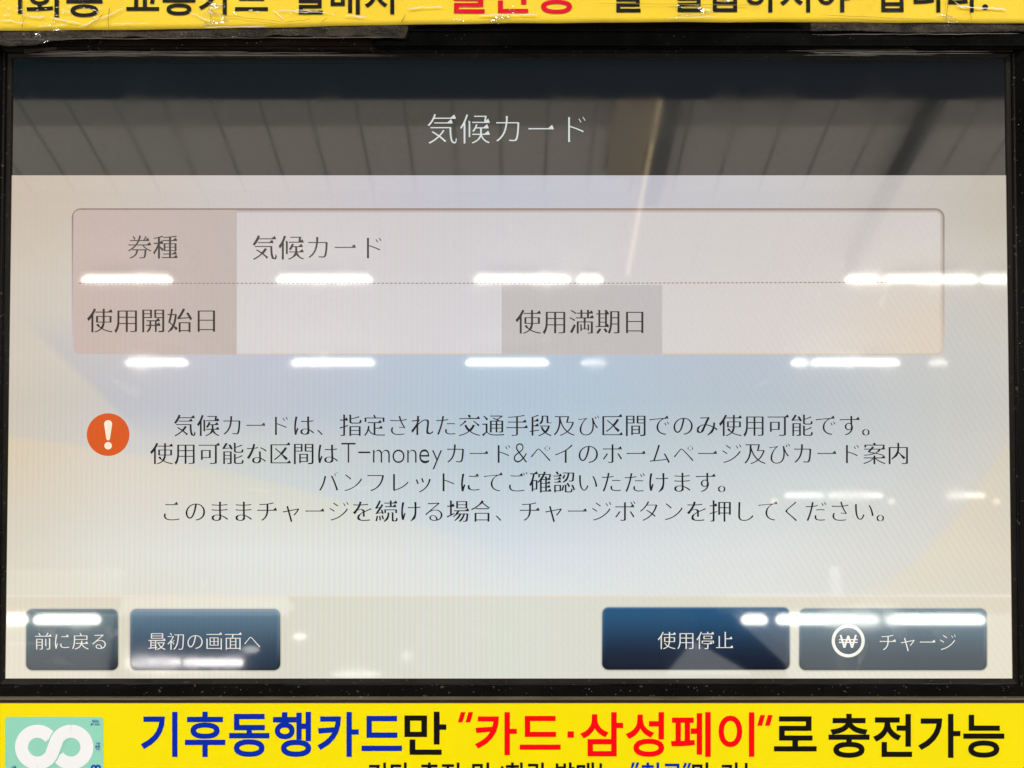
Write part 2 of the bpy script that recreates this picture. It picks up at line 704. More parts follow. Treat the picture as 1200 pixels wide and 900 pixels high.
def lamp(x0, x1, y, z, mat, label, group, dia=0.034, ends=False):
    t = root('ceiling_lamp', label, 'lamp', group, m=Matrix.Translation(((x0 + x1) / 2, y, z)))
    hl = (x1 - x0) / 2
    bm = bmesh.new()
    bmesh.ops.create_cone(bm, cap_ends=True, segments=12, radius1=dia / 2, radius2=dia / 2, depth=2 * hl - dia,
                          matrix=Matrix.Rotation(math.pi / 2, 4, 'Y'))
    for s in (-1, 1):
        bmesh.ops.create_uvsphere(bm, u_segments=12, v_segments=6, radius=dia / 2,
                                  matrix=Matrix.Translation((s * (hl - dia / 2), 0, 0)))
    link('tube', bm_mesh('tube', bm, mat, smooth=True), t)
    bx('tray', -hl + 0.02, hl - 0.02, -0.04, 0.04, dia / 2 + 0.006, dia / 2 + 0.02, TRAY, t)
    return t


UP = 'tubes mirrored in the upper row'
for a, b, lb in ((-2.65, -2.09, 'white tube mirrored in the first label cell, leftmost of the upper row'),
                 (-1.45, -0.86, 'white tube mirrored just below the heading text in the value cell of the table'),
                 (-0.23, 0.36, 'white tube mirrored above the second label cell, long one of that pair'),
                 (0.40, 0.56, 'short white tube mirrored above the second label cell, stub of that pair'),
                 (2.05, 2.265, 'short white tube mirrored near the right end of the dotted line'),
                 (2.285, 2.865, 'long white tube mirrored across the right border of the table'),
                 (2.885, 3.46, 'white tube mirrored against the right frame edge, rightmost of the upper row')):
    lamp(a, b, -5.56, 4.6, TUBE, lb, UP)
LOW = 'tubes mirrored in the second row'
for a, b, m_, lb in ((-2.75, -2.31, TUBE, 'white tube mirrored under the first label cell, leftmost of the second row'),
                     (-1.57, -0.98, TUBE, 'white tube mirrored under the left value cell, above the first message line'),
                     (-0.33, 0.26, TUBE, 'white tube mirrored at the bottom left corner of the second label cell'),
                     (0.49, 0.67, TUBE2, 'dim short tube mirrored under the middle of the second label cell'),
                     (1.99, 2.105, TUBE, 'tiny tube stub mirrored below the table, left of a long tube'),
                     (2.13, 2.76, TUBE, 'long white tube mirrored under the right part of the table'),
                     (2.97, 3.10, TUBE2, 'dim stub of a tube mirrored under the lower right table corner')):
    lamp(a, b, -6.74, 4.6, m_, lb, LOW)
FAR = 'faint distant tubes'
for a, b, lb in ((2.59, 2.97, 'faint distant tube mirrored right of the third message line, left of its pair'),
                 (3.0, 3.53, 'faint distant tube mirrored right of the third message line, right of its pair'),
                 (4.13, 4.5, 'faint distant tube mirrored near the right frame, beside a warm spot')):
    lamp(a, b, -9.65, 4.6, TUBE2, lb, FAR, dia=0.042)
ACR = 'tubes mirrored across the buttons'
for a, b, lb in ((-3.05, -2.79, 'short bright tube mirrored against the left frame, beside the back button'),
                 (-2.76, -2.37, 'bright tube mirrored over the top edge of the back button'),
                 (1.32, 1.475, 'short bright tube mirrored on the right part of the stop button'),
                 (1.52, 2.12, 'bright tube mirrored across the gap between stop and charge buttons'),
                 (2.15, 2.73, 'bright tube mirrored on the right half of the charge button')):
    lamp(a, b, -6.0, 2.6, TUBE, lb, ACR, dia=0.056)
for x, lb in ((2.5, 'small warm spot mirrored at the left end of the faint tube pair'), (3.62, 'small warm spot mirrored at the right end of the faint tube pair'),
              (4.62, 'small warm spot mirrored beside the right screen edge')):
    t = root('spot_lamp', lb, 'lamp', 'warm spots', m=Matrix.Translation((x, -9.7, 4.56)))
    bm = bmesh.new()
    bmesh.ops.create_uvsphere(bm, u_segments=12, v_segments=8, radius=0.032)
    link('bulb', bm_mesh('bulb', bm, WARM, smooth=True), t)

# opposite shop front: lit boxes, and glowing panels added to lighten the mirrored buttons
t = root('shop_front', 'dim shop front with small lit boxes mirrored low in the glass', 'shop front', m=Matrix.Translation((0, -8.2, 0)))
FAS = plain('fascia_paint', (0.62, 0.60, 0.55), 0.5)
FASD = plain('fascia_dark', (0.16, 0.17, 0.18), 0.5)
LITP = plain('added_glow_panel', (0.5, 0.5, 0.48), 0.4, emis=(0.92, 0.98, 1.0), es=1.1)  # glow stands in for bright shop walls, added to lighten the glass
LITS = plain('added_glow_panel_b', (0.5, 0.5, 0.48), 0.4, emis=(0.88, 0.97, 1.0), es=0.95)
LBOX2 = plain('lit_window', (0.8, 0.8, 0.8), 0.4, emis=(1.0, 0.93, 0.9), es=18)
LBOX = plain('lit_box', (0.8, 0.8, 0.8), 0.4, emis=(1.0, 0.95, 0.9), es=4.5)
bx('glow_fascia', -6.2, -1.70, 0, 0.3, 3.08, 3.20, LITP, t)
bx('glow_fascia', -6.2, -2.99, 0, 0.3, 2.86, 3.06, LITS, t)
bx('glow_fascia', -6.2, -2.99, 0, 0.3, 2.30, 2.84, LITP, t)
bx('fascia_band', -2.97, -1.70, 0.01, 0.29, 2.3, 3.06, FASD, t)
bx('fascia_band', -1.68, 1.38, 0.01, 0.29, 2.3, 3.10, FASD, t)
for (a, b) in ((-2.80, -2.44), (-2.40, -1.98)):
    bx('light_box', a, b, 0.31, 0.36, 2.685, 2.725, LBOX2, t)
for (cx_, cz_, w_, h_) in ((-1.55, 2.87, 0.10, 0.05), (-1.90, 2.775, 0.13, 0.05), (-0.76, 2.73, 0.06, 0.05), (-1.12, 2.60, 0.36, 0.04)):
    bm = bmesh.new()
    bmesh.ops.create_uvsphere(bm, u_segments=16, v_segments=8, radius=0.5,
                              matrix=Matrix.Translation((cx_, 0.45, cz_)) @ Matrix.Diagonal((w_, 0.06, h_, 1)))
    link('shop_lamp', bm_mesh('shop_lamp', bm, LBOX, smooth=True), t)
# added glowing wedge at the right, lightening the glass over the charge button
bm = bmesh.new()
pv = [(2.09, 2.30), (6.2, 2.30), (6.2, 3.22), (1.62, 3.22), (2.09, 2.75)]
f0 = [bm.verts.new((x, 0.0, z)) for x, z in pv]
f1 = [bm.verts.new((x, 0.3, z)) for x, z in pv]
n_ = len(pv)
bm.faces.new(f1)
bm.faces.new(f0[::-1])
for i in range(n_):
    bm.faces.new((f0[i], f0[(i + 1) % n_], f1[(i + 1) % n_], f1[i]))
bmesh.ops.recalc_face_normals(bm, faces=bm.faces)
link('glow_wedge', bm_mesh('glow_wedge', bm, LITS), t)
bm = bmesh.new()
f0 = [bm.verts.new((x, 0.32, z)) for x, z in ((1.12, 2.62), (1.75, 2.62), (1.34, 2.86))]
r_ = bmesh.ops.extrude_face_region(bm, geom=[bm.faces.new(f0)])
for v in r_['geom']:
    if isinstance(v, bmesh.types.BMVert):
        v.co.y += 0.03
bmesh.ops.recalc_face_normals(bm, faces=bm.faces)
link('glow_triangle', bm_mesh('glow_triangle', bm, LITP), t)  # added glowing triangle, shaped for a pale patch on the glass
bx('glow_post', -0.03 + 2.45, 0.03 + 2.45, 0.31, 0.36, 2.3, 3.42, LITP, t)  # upright given the same added glow
bx('sign_board', -3.3, -2.3, 2.1, 2.2, 2.66, 2.9, FAS, t)
bx('sign_board', 1.2, 2.9, 2.1, 2.2, 2.66, 2.74, FAS, t)

# ------------------------------------------------------------------ ticket machine housing and display frame
XL0, XR0, XL1, XR1, YT, YB = 14, 1178, 8, 1187, 69, 795.5
corners = [P(13, YT), P(1177, YT), P(1187.5, YB), P(8, YB)]      # screen opening TL TR BR BL
cl = (corners[0].x + corners[3].x) / 2
cr = (corners[1].x + corners[2].x) / 2
zt = corners[0].z
zb = corners[3].z
corners = [Vector((cl, 0, zt)), Vector((cr, 0, zt)), Vector((cr, 0, zb)), Vector((cl, 0, zb))]

mach = root('ticket_machine', 'black housing and glossy frame around the ticket machine screen', 'ticket machine')


def off_corner(i, o):
    sx = (-1, 1, 1, -1)[i]
    sz = (1, 1, -1, -1)[i]
    return Vector((corners[i].x + sx * o * S, 0, corners[i].z + sz * o * S))


def rail(name, i, prof, mat, nsub=1):
    """one mitred side of the frame, i = side from corner i to i+1; prof = [(outward in units, forward in mm)]"""
    verts, faces = [], []
    for (o, h) in prof:
        a, b = off_corner(i, o), off_corner((i + 1) % 4, o)
        for p in (a, b):
            verts.append((p.x, -h / 1000, p.z))
    for k in range(len(prof) - 1):
        faces.append((2 * k, 2 * k + 1, 2 * k + 3, 2 * k + 2))
    me = mesh(name, verts, faces, mat)
    bm = bmesh.new()
    bm.from_mesh(me)
    bmesh.ops.recalc_face_normals(bm, faces=bm.faces)
    if bm.faces[0].normal.y > 0 and False:
        pass
    bm.to_mesh(me)
    bm.free()
    return link(name, me, mach)


lip_p = [(-0.5, -0.5), (-0.5, 0.5), (0.3, 0.8), (3.5, 1.1), (4.6, 1.2)]
rid_p = [(16.5, 4.6), (16.7, 5.0), (18.2, 5.6), (19.6, 5.8), (20.6, 5.4)]
bev_p = [(4.6, 1.1), (4.6, 1.9), (5.4, 2.3), (6.2, 2.2), (8, 2.4), (15, 4.6), (16, 4.9), (16.6, 4.5), (17.4, 4.5), (18.2, 5.2), (19.6, 5.4), (20.4, 5.0), (20.4, -2)]
for i in range(4):
    rail('inner_lip', i, lip_p, LIP)
    if i == 0:
        # the top rail is shallow
        rail('frame_rail', i, [(4.6, 1.1), (4.6, 1.7), (5.2, 2.0), (6, 1.8), (11, 2.6), (11.6, 3.0), (12.4, 2.9), (12.6, 2.4), (18.4, 2.4), (18.6, -2)], FRAME)
    else:
        rail('frame_rail', i, bev_p, FRAME)
        if i == 2:
            rail('outer_ridge', i, rid_p, HOUSING)  # lighter material here stands in for a highlight along the ridge

# thin brown-black housing plate below the frame, side plates, top hood
o = off_corner(3, 20.6)
bx('lower_plate', -0.30, 0.30, -0.0046, 0.03, o.z - 0.12, o.z - 0.0002, HOUSING, mach, bevel=0.0004)
t0 = off_corner(0, 18.8)
zh0 = P(0, 57, 0.003).z
bx('upper_plate', -0.30, 0.30, -0.0028, 0.03, zh0 + 0.0001, zh0 + 0.14, BROWN, mach, bevel=0.0003)
for s in (-1, 1):
    e = off_corner(0 if s < 0 else 1, 20.6).x
    bx('side_plate', min(e, e + s * 0.09), max(e, e + s * 0.09), -0.0046, 0.03, o.z, zh0, HOOD, mach, bevel=0.0004)
hb = P(462, 56.2, 0.006)
hx1 = P(1215, 56, 0.006)
ht = P(600, 31.5, 0.006)
# hood: glossy black bar starting at a rounded end
bm = bmesh.new()
box(bm, hb.x - 0.008, hx1.x, -0.0062, -0.0030, hb.z, ht.z)
link('hood_bar', bm_mesh('hood_bar', bm, HOOD, 0.0008), mach)
hz = P(600, 36, 0.006)
bx('hood_ridge', hb.x - 0.002, hx1.x - 0.002, -0.0068, -0.0063, hz.z - 0.0004, hz.z, HOOD, mach)

# dust and lint on the frame
verts, faces = [], []


def speck(p, r, nrm=Vector((0, -1, 0)), el=1.0):
    u = Vector((1, 0, 0)) if abs(nrm.x) < 0.9 else Vector((0, 0, 1))
    u = (u - nrm * u.dot(nrm)).normalized()
    v = nrm.cross(u)
    a = random.random() * 6.3
    u, v = u * math.cos(a) + v * math.sin(a), v * math.cos(a) - u * math.sin(a)
    b = len(verts)
    verts.extend([p + u * r * el, p + v * r * 0.6, p - u * r * el, p - v * r * 0.6, p + nrm * r * 0.5])
    faces.extend([(b, b + 1, b + 4), (b + 1, b + 2, b + 4), (b + 2, b + 3, b + 4), (b + 3, b, b + 4)])


for k in range(55):
    oo = random.uniform(7, 15)
    h = 2.3 + (oo - 8) * 0.33
    a, b = off_corner(3, oo), off_corner(2, oo)
    x = random.uniform(a.x, b.x)
    speck(Vector((x, -h / 1000 - 0.0001, a.z)), random.choice([0.00006, 0.00008, 0.00010, 0.00016]), el=random.choice([1, 1, 2.4]))
for k in range(50):
    i = random.choice([0, 1])
    oo = random.uniform(6, 14)
    h = 2.3 + (oo - 8) * 0.33
    a = off_corner(i, oo)
    speck(Vector((a.x, -h / 1000 - 0.0002, random.uniform(zb, zt))), random.choice([0.00008, 0.00012, 0.0002]))
for k in range(40):
    p = P(random.uniform(480, 1190), random.uniform(36, 56), 0.0066)
    speck(p, random.choice([0.00006, 0.0001]))
for k in range(26):
    p = P(random.uniform(20, 450), random.uniform(44, 56), 0.0032)
    speck(p, random.choice([0.0001, 0.00016]), el=2)
link('dust_specks', mesh('dust_specks', verts, faces, DUST), mach, kind='stuff')

# ------------------------------------------------------------------ the screen and what it shows
scr = root('touch_screen', 'lit touch screen showing a Japanese message with a table and four buttons', 'screen')
REFL = 0.06                       # what the glass adds by mirroring the hall


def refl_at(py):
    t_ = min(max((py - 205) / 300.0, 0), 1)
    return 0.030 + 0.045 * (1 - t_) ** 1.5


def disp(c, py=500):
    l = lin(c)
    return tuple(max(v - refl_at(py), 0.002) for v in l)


GX = [10, 150, 300, 600, 900, 1060, 1190]
GY = [206, 260, 330, 420, 470, 540, 600, 650, 697]
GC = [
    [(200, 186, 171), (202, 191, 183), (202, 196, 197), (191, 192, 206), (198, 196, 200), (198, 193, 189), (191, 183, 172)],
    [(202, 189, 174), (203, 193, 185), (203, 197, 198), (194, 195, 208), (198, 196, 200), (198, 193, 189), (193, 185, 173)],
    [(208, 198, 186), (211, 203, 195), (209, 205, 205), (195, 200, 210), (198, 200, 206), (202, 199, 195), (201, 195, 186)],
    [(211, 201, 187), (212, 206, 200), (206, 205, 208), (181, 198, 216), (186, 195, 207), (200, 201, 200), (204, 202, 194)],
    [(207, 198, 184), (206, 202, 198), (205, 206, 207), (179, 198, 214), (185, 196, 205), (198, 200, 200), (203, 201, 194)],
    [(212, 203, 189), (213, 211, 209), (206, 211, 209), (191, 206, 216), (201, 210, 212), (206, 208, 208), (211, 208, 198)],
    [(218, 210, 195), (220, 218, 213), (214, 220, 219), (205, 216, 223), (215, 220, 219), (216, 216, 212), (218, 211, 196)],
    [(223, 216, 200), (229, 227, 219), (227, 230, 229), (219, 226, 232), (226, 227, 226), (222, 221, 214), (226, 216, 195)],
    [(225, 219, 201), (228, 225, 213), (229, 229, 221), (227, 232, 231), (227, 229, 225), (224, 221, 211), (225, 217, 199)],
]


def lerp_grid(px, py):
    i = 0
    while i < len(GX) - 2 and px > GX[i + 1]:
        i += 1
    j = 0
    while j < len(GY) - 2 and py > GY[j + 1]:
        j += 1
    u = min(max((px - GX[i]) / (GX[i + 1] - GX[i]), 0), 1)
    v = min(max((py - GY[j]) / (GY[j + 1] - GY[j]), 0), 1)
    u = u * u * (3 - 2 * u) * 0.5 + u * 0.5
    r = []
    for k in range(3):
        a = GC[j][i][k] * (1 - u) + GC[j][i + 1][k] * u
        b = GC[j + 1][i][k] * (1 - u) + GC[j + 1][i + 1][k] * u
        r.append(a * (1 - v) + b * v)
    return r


def sstep(a, b, x):
    t = min(max((x - a) / (b - a), 0), 1)
    return t * t * (3 - 2 * t)


def wallpaper(px, py):
    c = lerp_grid(px, py)
    # blue sweep entering at the left edge
    e = py - (362 + 0.95 * px)
    blue = sstep(0, 14, -e + 14) * sstep(20, 60, px)
    edge = sstep(-6, 8, (px - 20) * 0.95 - (py - 372)) * sstep(355, 420, py) * (1 - sstep(480, 530, py)) * (1 - sstep(300, 600, px))
    for k, d_ in enumerate((-12, -8, 1)):
        c[k] += d_ * edge
    # sand coloured curve rising to the left
    yc = 512 + 0.10 * px + 0.00022 * px * px
    s_ = sstep(-3, 3, py - yc) * (1 - sstep(0, 130, py - yc)) * (1 - sstep(350, 680, px))
    for k, d_ in enumerate((9, 3, -7)):
        c[k] += d_ * s_
    # sand coloured corner on the right
    yr = 700 - 0.0040 * max(px - 980, 0) ** 2 - 0.10 * max(px - 980, 0)
    s2 = sstep(-6, 10, py - yr) * (1 - sstep(0, 110, py - yr)) * sstep(980, 1100, px)
    for k, d_ in enumerate((6, 1, -8)):
        c[k] += d_ * s2
    return disp(c, py)


yh = 205.5
# displayed picture: wallpaper, heading bar, footer bar
zc_top = 62
hd = lambda x, y: (0.003 + 0.003 * x / 1200, 0.0055, 0.005)


def quadpx(name, ax, bx_, y0, y1, nx, ny, cf, depth, parent, label=None):
    """panel that fills the opening between two heights (sides follow the opening)"""
    verts, faces, cols = [], [], []
    z0, z1 = P(600, y0, depth).z, P(600, y1, depth).z
    for j in range(ny + 1):
        for i in range(nx + 1):
            x = cl + (cr - cl) * (ax + (bx_ - ax) * i / nx)
            z = z0 + (z1 - z0) * j / ny
            verts.append(Vector((x, -depth, z)))
            cols.append(cf(10 + 1175 * (ax + (bx_ - ax) * i / nx), y0 + (y1 - y0) * j / ny))
    for j in range(ny):
        for i in range(nx):
            a = j * (nx + 1) + i
            faces.append((a, a + nx + 1, a + nx + 2, a + 1))
    return link(name, mesh(name, verts, faces, LCD, cols), parent, label)


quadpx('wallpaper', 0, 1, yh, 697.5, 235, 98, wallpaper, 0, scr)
head = quadpx('header_bar', 0, 1, YT - 6, yh, 30, 6, hd, 0, scr, 'dark grey heading bar')


def foot(x, y):
    e = abs(x - 600) / 590
    c = (222 + 3 * e, 224 - 8 * e, 213 - 17 * e)
    if y < 701:
        c = (238, 226, 212)
    return disp(c)


quadpx('footer_bar', 0, 1, 697.5, 797, 60, 28, foot, 0, scr, 'cream bar under the buttons')

# table
D1, D2, D3 = 0.00010, 0.00020, 0.00030
tb = (84, 1107, 244, 416)


def valc(x, y):
    u = (x - 84) / 1023
    a = [209 - 1 * u, 202 + 1 * u, 203 - 3 * u]
    b = [218 - 1 * u, 214 - 4 * u, 215 - 10 * u]
    v = sstep(244, 416, y)
    m = math.exp(-((x - 600) / 230.0) ** 2)
    c = [a[k] * (1 - v) + b[k] * v + (-3, 0, 5)[k] * m for k in range(3)]
    r = sstep(900, 1107, x) * v
    c = [c[0] + 4 * r, c[1] - 2 * r, c[2] - 12 * r]
    return disp(c, y)


def sub_rr(ins):
    return rrect(tb[0] + ins, tb[1] - ins, tb[2] + ins, tb[3] - ins * 0.5, max(11 - ins, 2), 6)


def shade(k):
    def f(x, y):
        c = valc(x, y)
        q = k if y < 400 else k * 0.25
        if y > 262 and y <= 400:
            q = k * 0.55
        return tuple(v * (1 - min(q * w_, 1)) for v, w_ in zip(c, (0.95, 1.12, 1.2)))
    return f


table = ring_panel('info_table', [sub_rr(0), sub_rr(1.3), sub_rr(3.0), sub_rr(6)], [shade(0.58), shade(0.62), shade(0.30), shade(0.0)], D1, LCD, scr,
                   'pale pink table with a dotted row line')


# finer colour grid inside the rounded border
def lab1(x, y):
    v = (y - 250) / 166
    c = (198 + 5 * v - 6 * sstep(84, 277, x), 180 + 4 * v, 174 + 2 * v + 2 * sstep(84, 277, x))
    return disp(c, y)


def lab2(x, y):
    return disp((193 + 2 * (y - 334) / 82, 189 + 1 * (y - 334) / 82, 190), y)


grid_panel('value_cell', 279, 1101, 250, 330, 40, 6, valc, D2, LCD, table)
grid_panel('value_cell', 279, 587.5, 332, 413, 20, 6, valc, D2, LCD, table)
grid_panel('value_cell', 777, 1101, 332, 413, 20, 6, valc, D2, LCD, table)


def label_cell():
    pts = []
    for cx, cy, a0 in ((93.5, 253.5, 180),):
        pts += [(cx + 7.5 * math.cos(math.radians(a0 + 15 * i)), cy + 7.5 * math.sin(math.radians(a0 + 15 * i))) for i in range(7)]
    pts += [(277.5, 246), (277.5, 331), (277.5, 415.5)]
    pts += [(93.5 + 8 * math.cos(math.radians(90 + 15 * i)), 407 + 8 * math.sin(math.radians(90 + 15 * i))) for i in range(7)]
    verts = [P(x, y, D2) for x, y in pts] + [P(180, 331, D2)]
    n = len(pts)
    cols = [lab1(x, y) for x, y in pts] + [lab1(180, 331)]
    faces = [(i, (i + 1) % n, n) for i in range(n)]
    return link('label_cell', mesh('label_cell', verts, faces, LCD, cols), table)


label_cell()
grid_panel('label_cell', 588, 776, 334, 415.5, 10, 6, lab2, D2, LCD, table)
# dotted row line
verts, faces = [], []
x = 92.0
while x < 1102:
    yl = 332.0 - 1.2 * sstep(600, 1100, x)
    b = len(verts)
    for (a, c) in ((x, yl - 0.55), (x + 3.1, yl - 0.55), (x + 3.1, yl + 0.55), (x, yl + 0.55)):
        verts.append(P(a, c, D3))
    faces.append((b, b + 3, b + 2, b + 1))
    x += 5.0
link('dotted_line', mesh('dotted_line', verts, faces, LCD, disp((150, 125, 122))), table)

TXT = (0.006, 0.001, 0.001)
TXT2 = (0.001, 0.001, 0.002)
HT = disp((214, 222, 222), 205)


def T(s, x0, x1, yc, em, par, cols, name='lettering', dep=D3 + 0.0001, wh=0.036, wv=0.076, serif=True, **k):
    return text(name, s, x0, x1, yc, dep, LCD, par, wh=wh, wv=wv, serif=serif, cols=cols, em=em, **k)


EM = 1.0
T('気候カード', 501, 686, 151, None, head, HT, wh=0.034, wv=0.050)
T('券種', 150, 208, 289.5, None, table, TXT)
T('気候カード', 296, 447, 290, None, table, TXT)
T('使用開始日', 102, 252, 375.5, None, table, TXT)
T('使用満期日', 604, 754, 377, None, table, TXT)
T('気候カードは、指定された交通手段及び区間でのみ使用可能です。', 204, 1019, 498.5, None, scr, TXT2, 'message_line')
l2 = T('使用可能な区間は', 176, 396, 531.5, None, scr, TXT2, 'message_line')
T('T−money', 400, 518, 531.5, None, l2, TXT2, 'latin_word', latin_w=0.053, ink=(519, 550))
T('カード', 524, 598, 531.5, None, l2, TXT2, 'message_word')
T('&', 602, 618, 531.5, None, l2, TXT2, 'ampersand', latin_w=0.045, ink=(519.5, 542))
T('ペイのホームページ及びカード案内', 622, 1064, 531.5, None, l2, TXT2, 'message_word')
T('パンフレットにてご確認いただけます。', 374, 850, 565, None, scr, TXT2, 'message_line')
T('このままチャージを続ける場合、チャージボタンを押してください。', 192, 1036, 599, None, scr, TXT2, 'message_line')

# alert icon
def disc(name, cx, cy, r0, r1, depth, parent, cols, n=48, label=None, mat=LCD):
    verts, faces = [], []
    for i in range(n):
        a = 2 * math.pi * i / n
        verts.append(P(cx + r1 * math.cos(a), cy + r1 * math.sin(a), depth))
        if r0:
            verts.append(P(cx + r0 * math.cos(a), cy + r0 * math.sin(a), depth))
    if r0:
        for i in range(n):
            j = (i + 1) % n
            faces.append((2 * i, 2 * j, 2 * j + 1, 2 * i + 1))
    else:
        faces.append(tuple(range(n)))
    return link(name, mesh(name, verts, faces, mat, cols), parent, label)


icon = disc('alert_icon', 126.7, 509.3, 0, 25, D1, scr, disp((220, 97, 30)), label='orange disc with a cream exclamation mark')
pts = []
for i in range(13):
    a = math.pi + math.pi * i / 12
    pts.append((126.7 + 4.7 * math.cos(a), 497 + 4.7 * math.sin(a)))
pts += [(128.9, 513.5), (128.2, 515.5), (126.7, 516), (125.2, 515.5), (124.5, 513.5)]
link('exclamation_mark', mesh('exclamation_mark', [P(x, y, D2) for x, y in pts], [tuple(range(len(pts)))], LCD, disp((250, 236, 214))), icon)
disc('exclamation_dot', 126.7, 522.3, 0, 4.4, D2, icon, disp((250, 236, 214)), 24)

# buttons


def button(x0, x1, y0, y1, label, top, bot, s, tx0, tx1, tyc):
    def cf(x, y):
        v = sstep(0, 1, (y - y0) / (y1 - y0))
        if v > 0.5:
            k = 1.0
        return lin(tuple(top[k] * (1 - v) + bot[k] * v for k in range(3)))

    def edge(x, y):
        c = lin((112, 122, 135)) if y < (y0 + y1) / 2 else lin((10, 16, 28))
        return c

    def rim(x, y):
        c = cf(x, y)
        return tuple(v * (1.35 if y < y0 + 8 else 0.55 if y > y1 - 8 else 0.8) for v in c)

    def halo(x, y):
        return tuple(v * (0.96) for v in foot(x, 750))

    def halo2(x, y):
        return tuple(v * (0.62 if y > y1 - 12 else 0.8) for v in foot(x, 750))
    sh = lambda i: rrect(x0 + i, x1 - i, y0 + i, y1 - i, max(7 - i, 1.5), 5)
    b = ring_panel('button', [sh(-2.4), sh(-0.8), sh(0), sh(1.3), sh(3.2)], [halo, halo2, edge, rim, cf], D1, LCD, scr, label)
    grid_panel('button_face', x0 + 4, x1 - 4, y0 + 3.6, y1 - 3.6, 2, 12, cf, D2, LCD, b)
    T(s, tx0, tx1, tyc, None, b, disp((236, 232, 222)), wh=0.040, wv=0.060)
    return b


button(31, 138, 714, 785, 'small back button at the far left', (72, 96, 106), (34, 44, 52), '前に戻る', 41, 124, 751.5)
button(153, 328, 714, 785, 'wide blue grey first page button', (90, 118, 138), (32, 48, 68), '最初の画面へ', 174, 305, 751.5)
button(706, 925, 712, 784.5, 'deep blue stop button', (34, 84, 122), (10, 22, 42), '使用停止', 771, 859, 750.5)
b4 = button(937, 1156, 713.5, 785, 'grey blue charge button with a round currency mark', (84, 114, 130), (28, 42, 54), 'チャージ', 1031, 1120, 752.5)
cur = disc('currency_ring', 994, 751, 15.6, 19.4, D3, b4, disp((245, 238, 228)))
# currency mark: W with two bars
verts, faces = [], []


def bar2(p, q, w):
    p, q = Vector(p), Vector(q)
    d_ = (q - p).normalized()
    n_ = Vector((-d_.y, d_.x)) * w / 2
    b = len(verts)
    for c in (p - n_, q - n_, q + n_, p + n_):
        verts.append(P(c.x, c.y, D3 + 0.00003 * (b // 4)))
    faces.append((b, b + 1, b + 2, b + 3))


for p, q in (((985, 744), (989.5, 759)), ((989.5, 759), (994, 745)), ((994, 745), (998.5, 759)), ((998.5, 759), (1003, 744))):
    bar2(p, q, 2.3)
bar2((983, 749.6), (1005, 749.6), 1.3)
bar2((983, 752.8), (1005, 752.8), 1.3)
link('currency_sign', mesh('currency_sign', verts, faces, LCD, disp((245, 238, 228))), b4)


# smudges on the glass
def smudge(cx, cy, rx, ry, ang, a, n=20):
    verts, faces, cols = [], [], []
    ca, sa = math.cos(ang), math.sin(ang)
    ph = random.random() * 6
    for ring, (f, al) in enumerate(((0.45, a), (1.0, 0.0))):
        for i in range(n):
            t_ = 2 * math.pi * i / n
            r_ = f * (1 + 0.25 * math.sin(3 * t_ + ph) + 0.12 * math.sin(7 * t_ + 2 * ph))
            x_, y_ = rx * r_ * math.cos(t_), ry * r_ * math.sin(t_)
            verts.append(P(cx + x_ * ca - y_ * sa, cy + x_ * sa + y_ * ca, 0.0006))
            cols.append((al, al, al))
    faces.append(tuple(range(n)))
    for i in range(n):
        j = (i + 1) % n
        faces.append((i, n + i, n + j, j))
    link('smudge', mesh('smudge', verts, faces, SMUDGE, cols), scr)


for a in ((131, 742, 10, 10, 0, 0.16), (60, 742, 14, 6, 0.3, 0.14), (70, 775, 18, 6, 0.2, 0.06), (1034, 352, 5, 12, 0.35, 0.30),
          (960, 345, 2.5, 8, 0.3, 0.12), (640, 398, 5, 9, 0.4, 0.16), (895, 448, 9, 3, -0.3, 0.28), (150, 455, 24, 8, 0.5, 0.16),
          (70, 640, 6, 3, 0, 0.16), (50, 648, 5, 2.5, 0, 0.14), (130, 668, 26, 5, 0.35, 0.20), (238, 686, 8, 3, 0.6, 0.22),
          (295, 574, 30, 3, 0.05, 0.22), (420, 572, 24, 4, 0, 0.18), (620, 606, 30, 2.5, 0, 0.15),
          (1145, 450, 4, 12, 0.2, 0.06), (1050, 734, 8, 22, -0.6, 0.14), (1010, 765, 6, 20, 0.2, 0.10), (1104, 745, 16, 10, 0.7, 0.08),
          (1085, 718, 20, 4, 0.3, 0.10), (560, 740, 22, 6, 0.2, 0.10), (500, 742, 12, 3, 0, 0.10), (1108, 470, 8, 60, 0, 0.05),
          (330, 500, 40, 10, 0.2, 0.05), (660, 480, 8, 60, 0.03, 0.05)):
    smudge(*a)

# ------------------------------------------------------------------ lower yellow notice
DS = 0.0052
ybot = off_corner(3, 29.0)
yz = P(600, 824.5, DS).z
low_o = (0, -DS, yz - 0.05)
low = root('notice_sign', 'bright yellow notice below the screen with blue, black and red Korean lettering', 'sign', loc=low_o)
LO = Vector(low_o)
bm = bmesh.new()
box(bm, -0.26 - LO.x, 0.26 - LO.x, -DS - LO.y, -DS + 0.0005 - LO.y, yz - 0.075 - LO.z, yz - LO.z)
link('yellow_sheet', bm_mesh('yellow_sheet', bm, YEL), low)
DI = DS + 0.0001


def K(s, x0, x1, ink, mat, name='lettering', wh=0.112, wv=0.112, par=None, dep=DI, off=None, **k):
    return text(name, s, x0, x1, (ink[0] + ink[1]) / 2, dep, mat, par or low, wh=wh, wv=wv, serif=False, ink=ink, adv=0.93,
                off=off or low_o, latin_w=k.pop('latin_w', wh), **k)


K('기후동행카드', 165, 471, (834, 887), INK_B)
K('만', 474, 523, (834, 884.5), INK_K)
K('카드', 556.5, 657, (834.5, 885), INK_R)
K('삼성페이', 680, 884, (834.5, 887), INK_R)
K('로', 907, 957, (839.5, 880.5), INK_K)
K('충전가능', 971, 1177, (836.5, 888), INK_K)


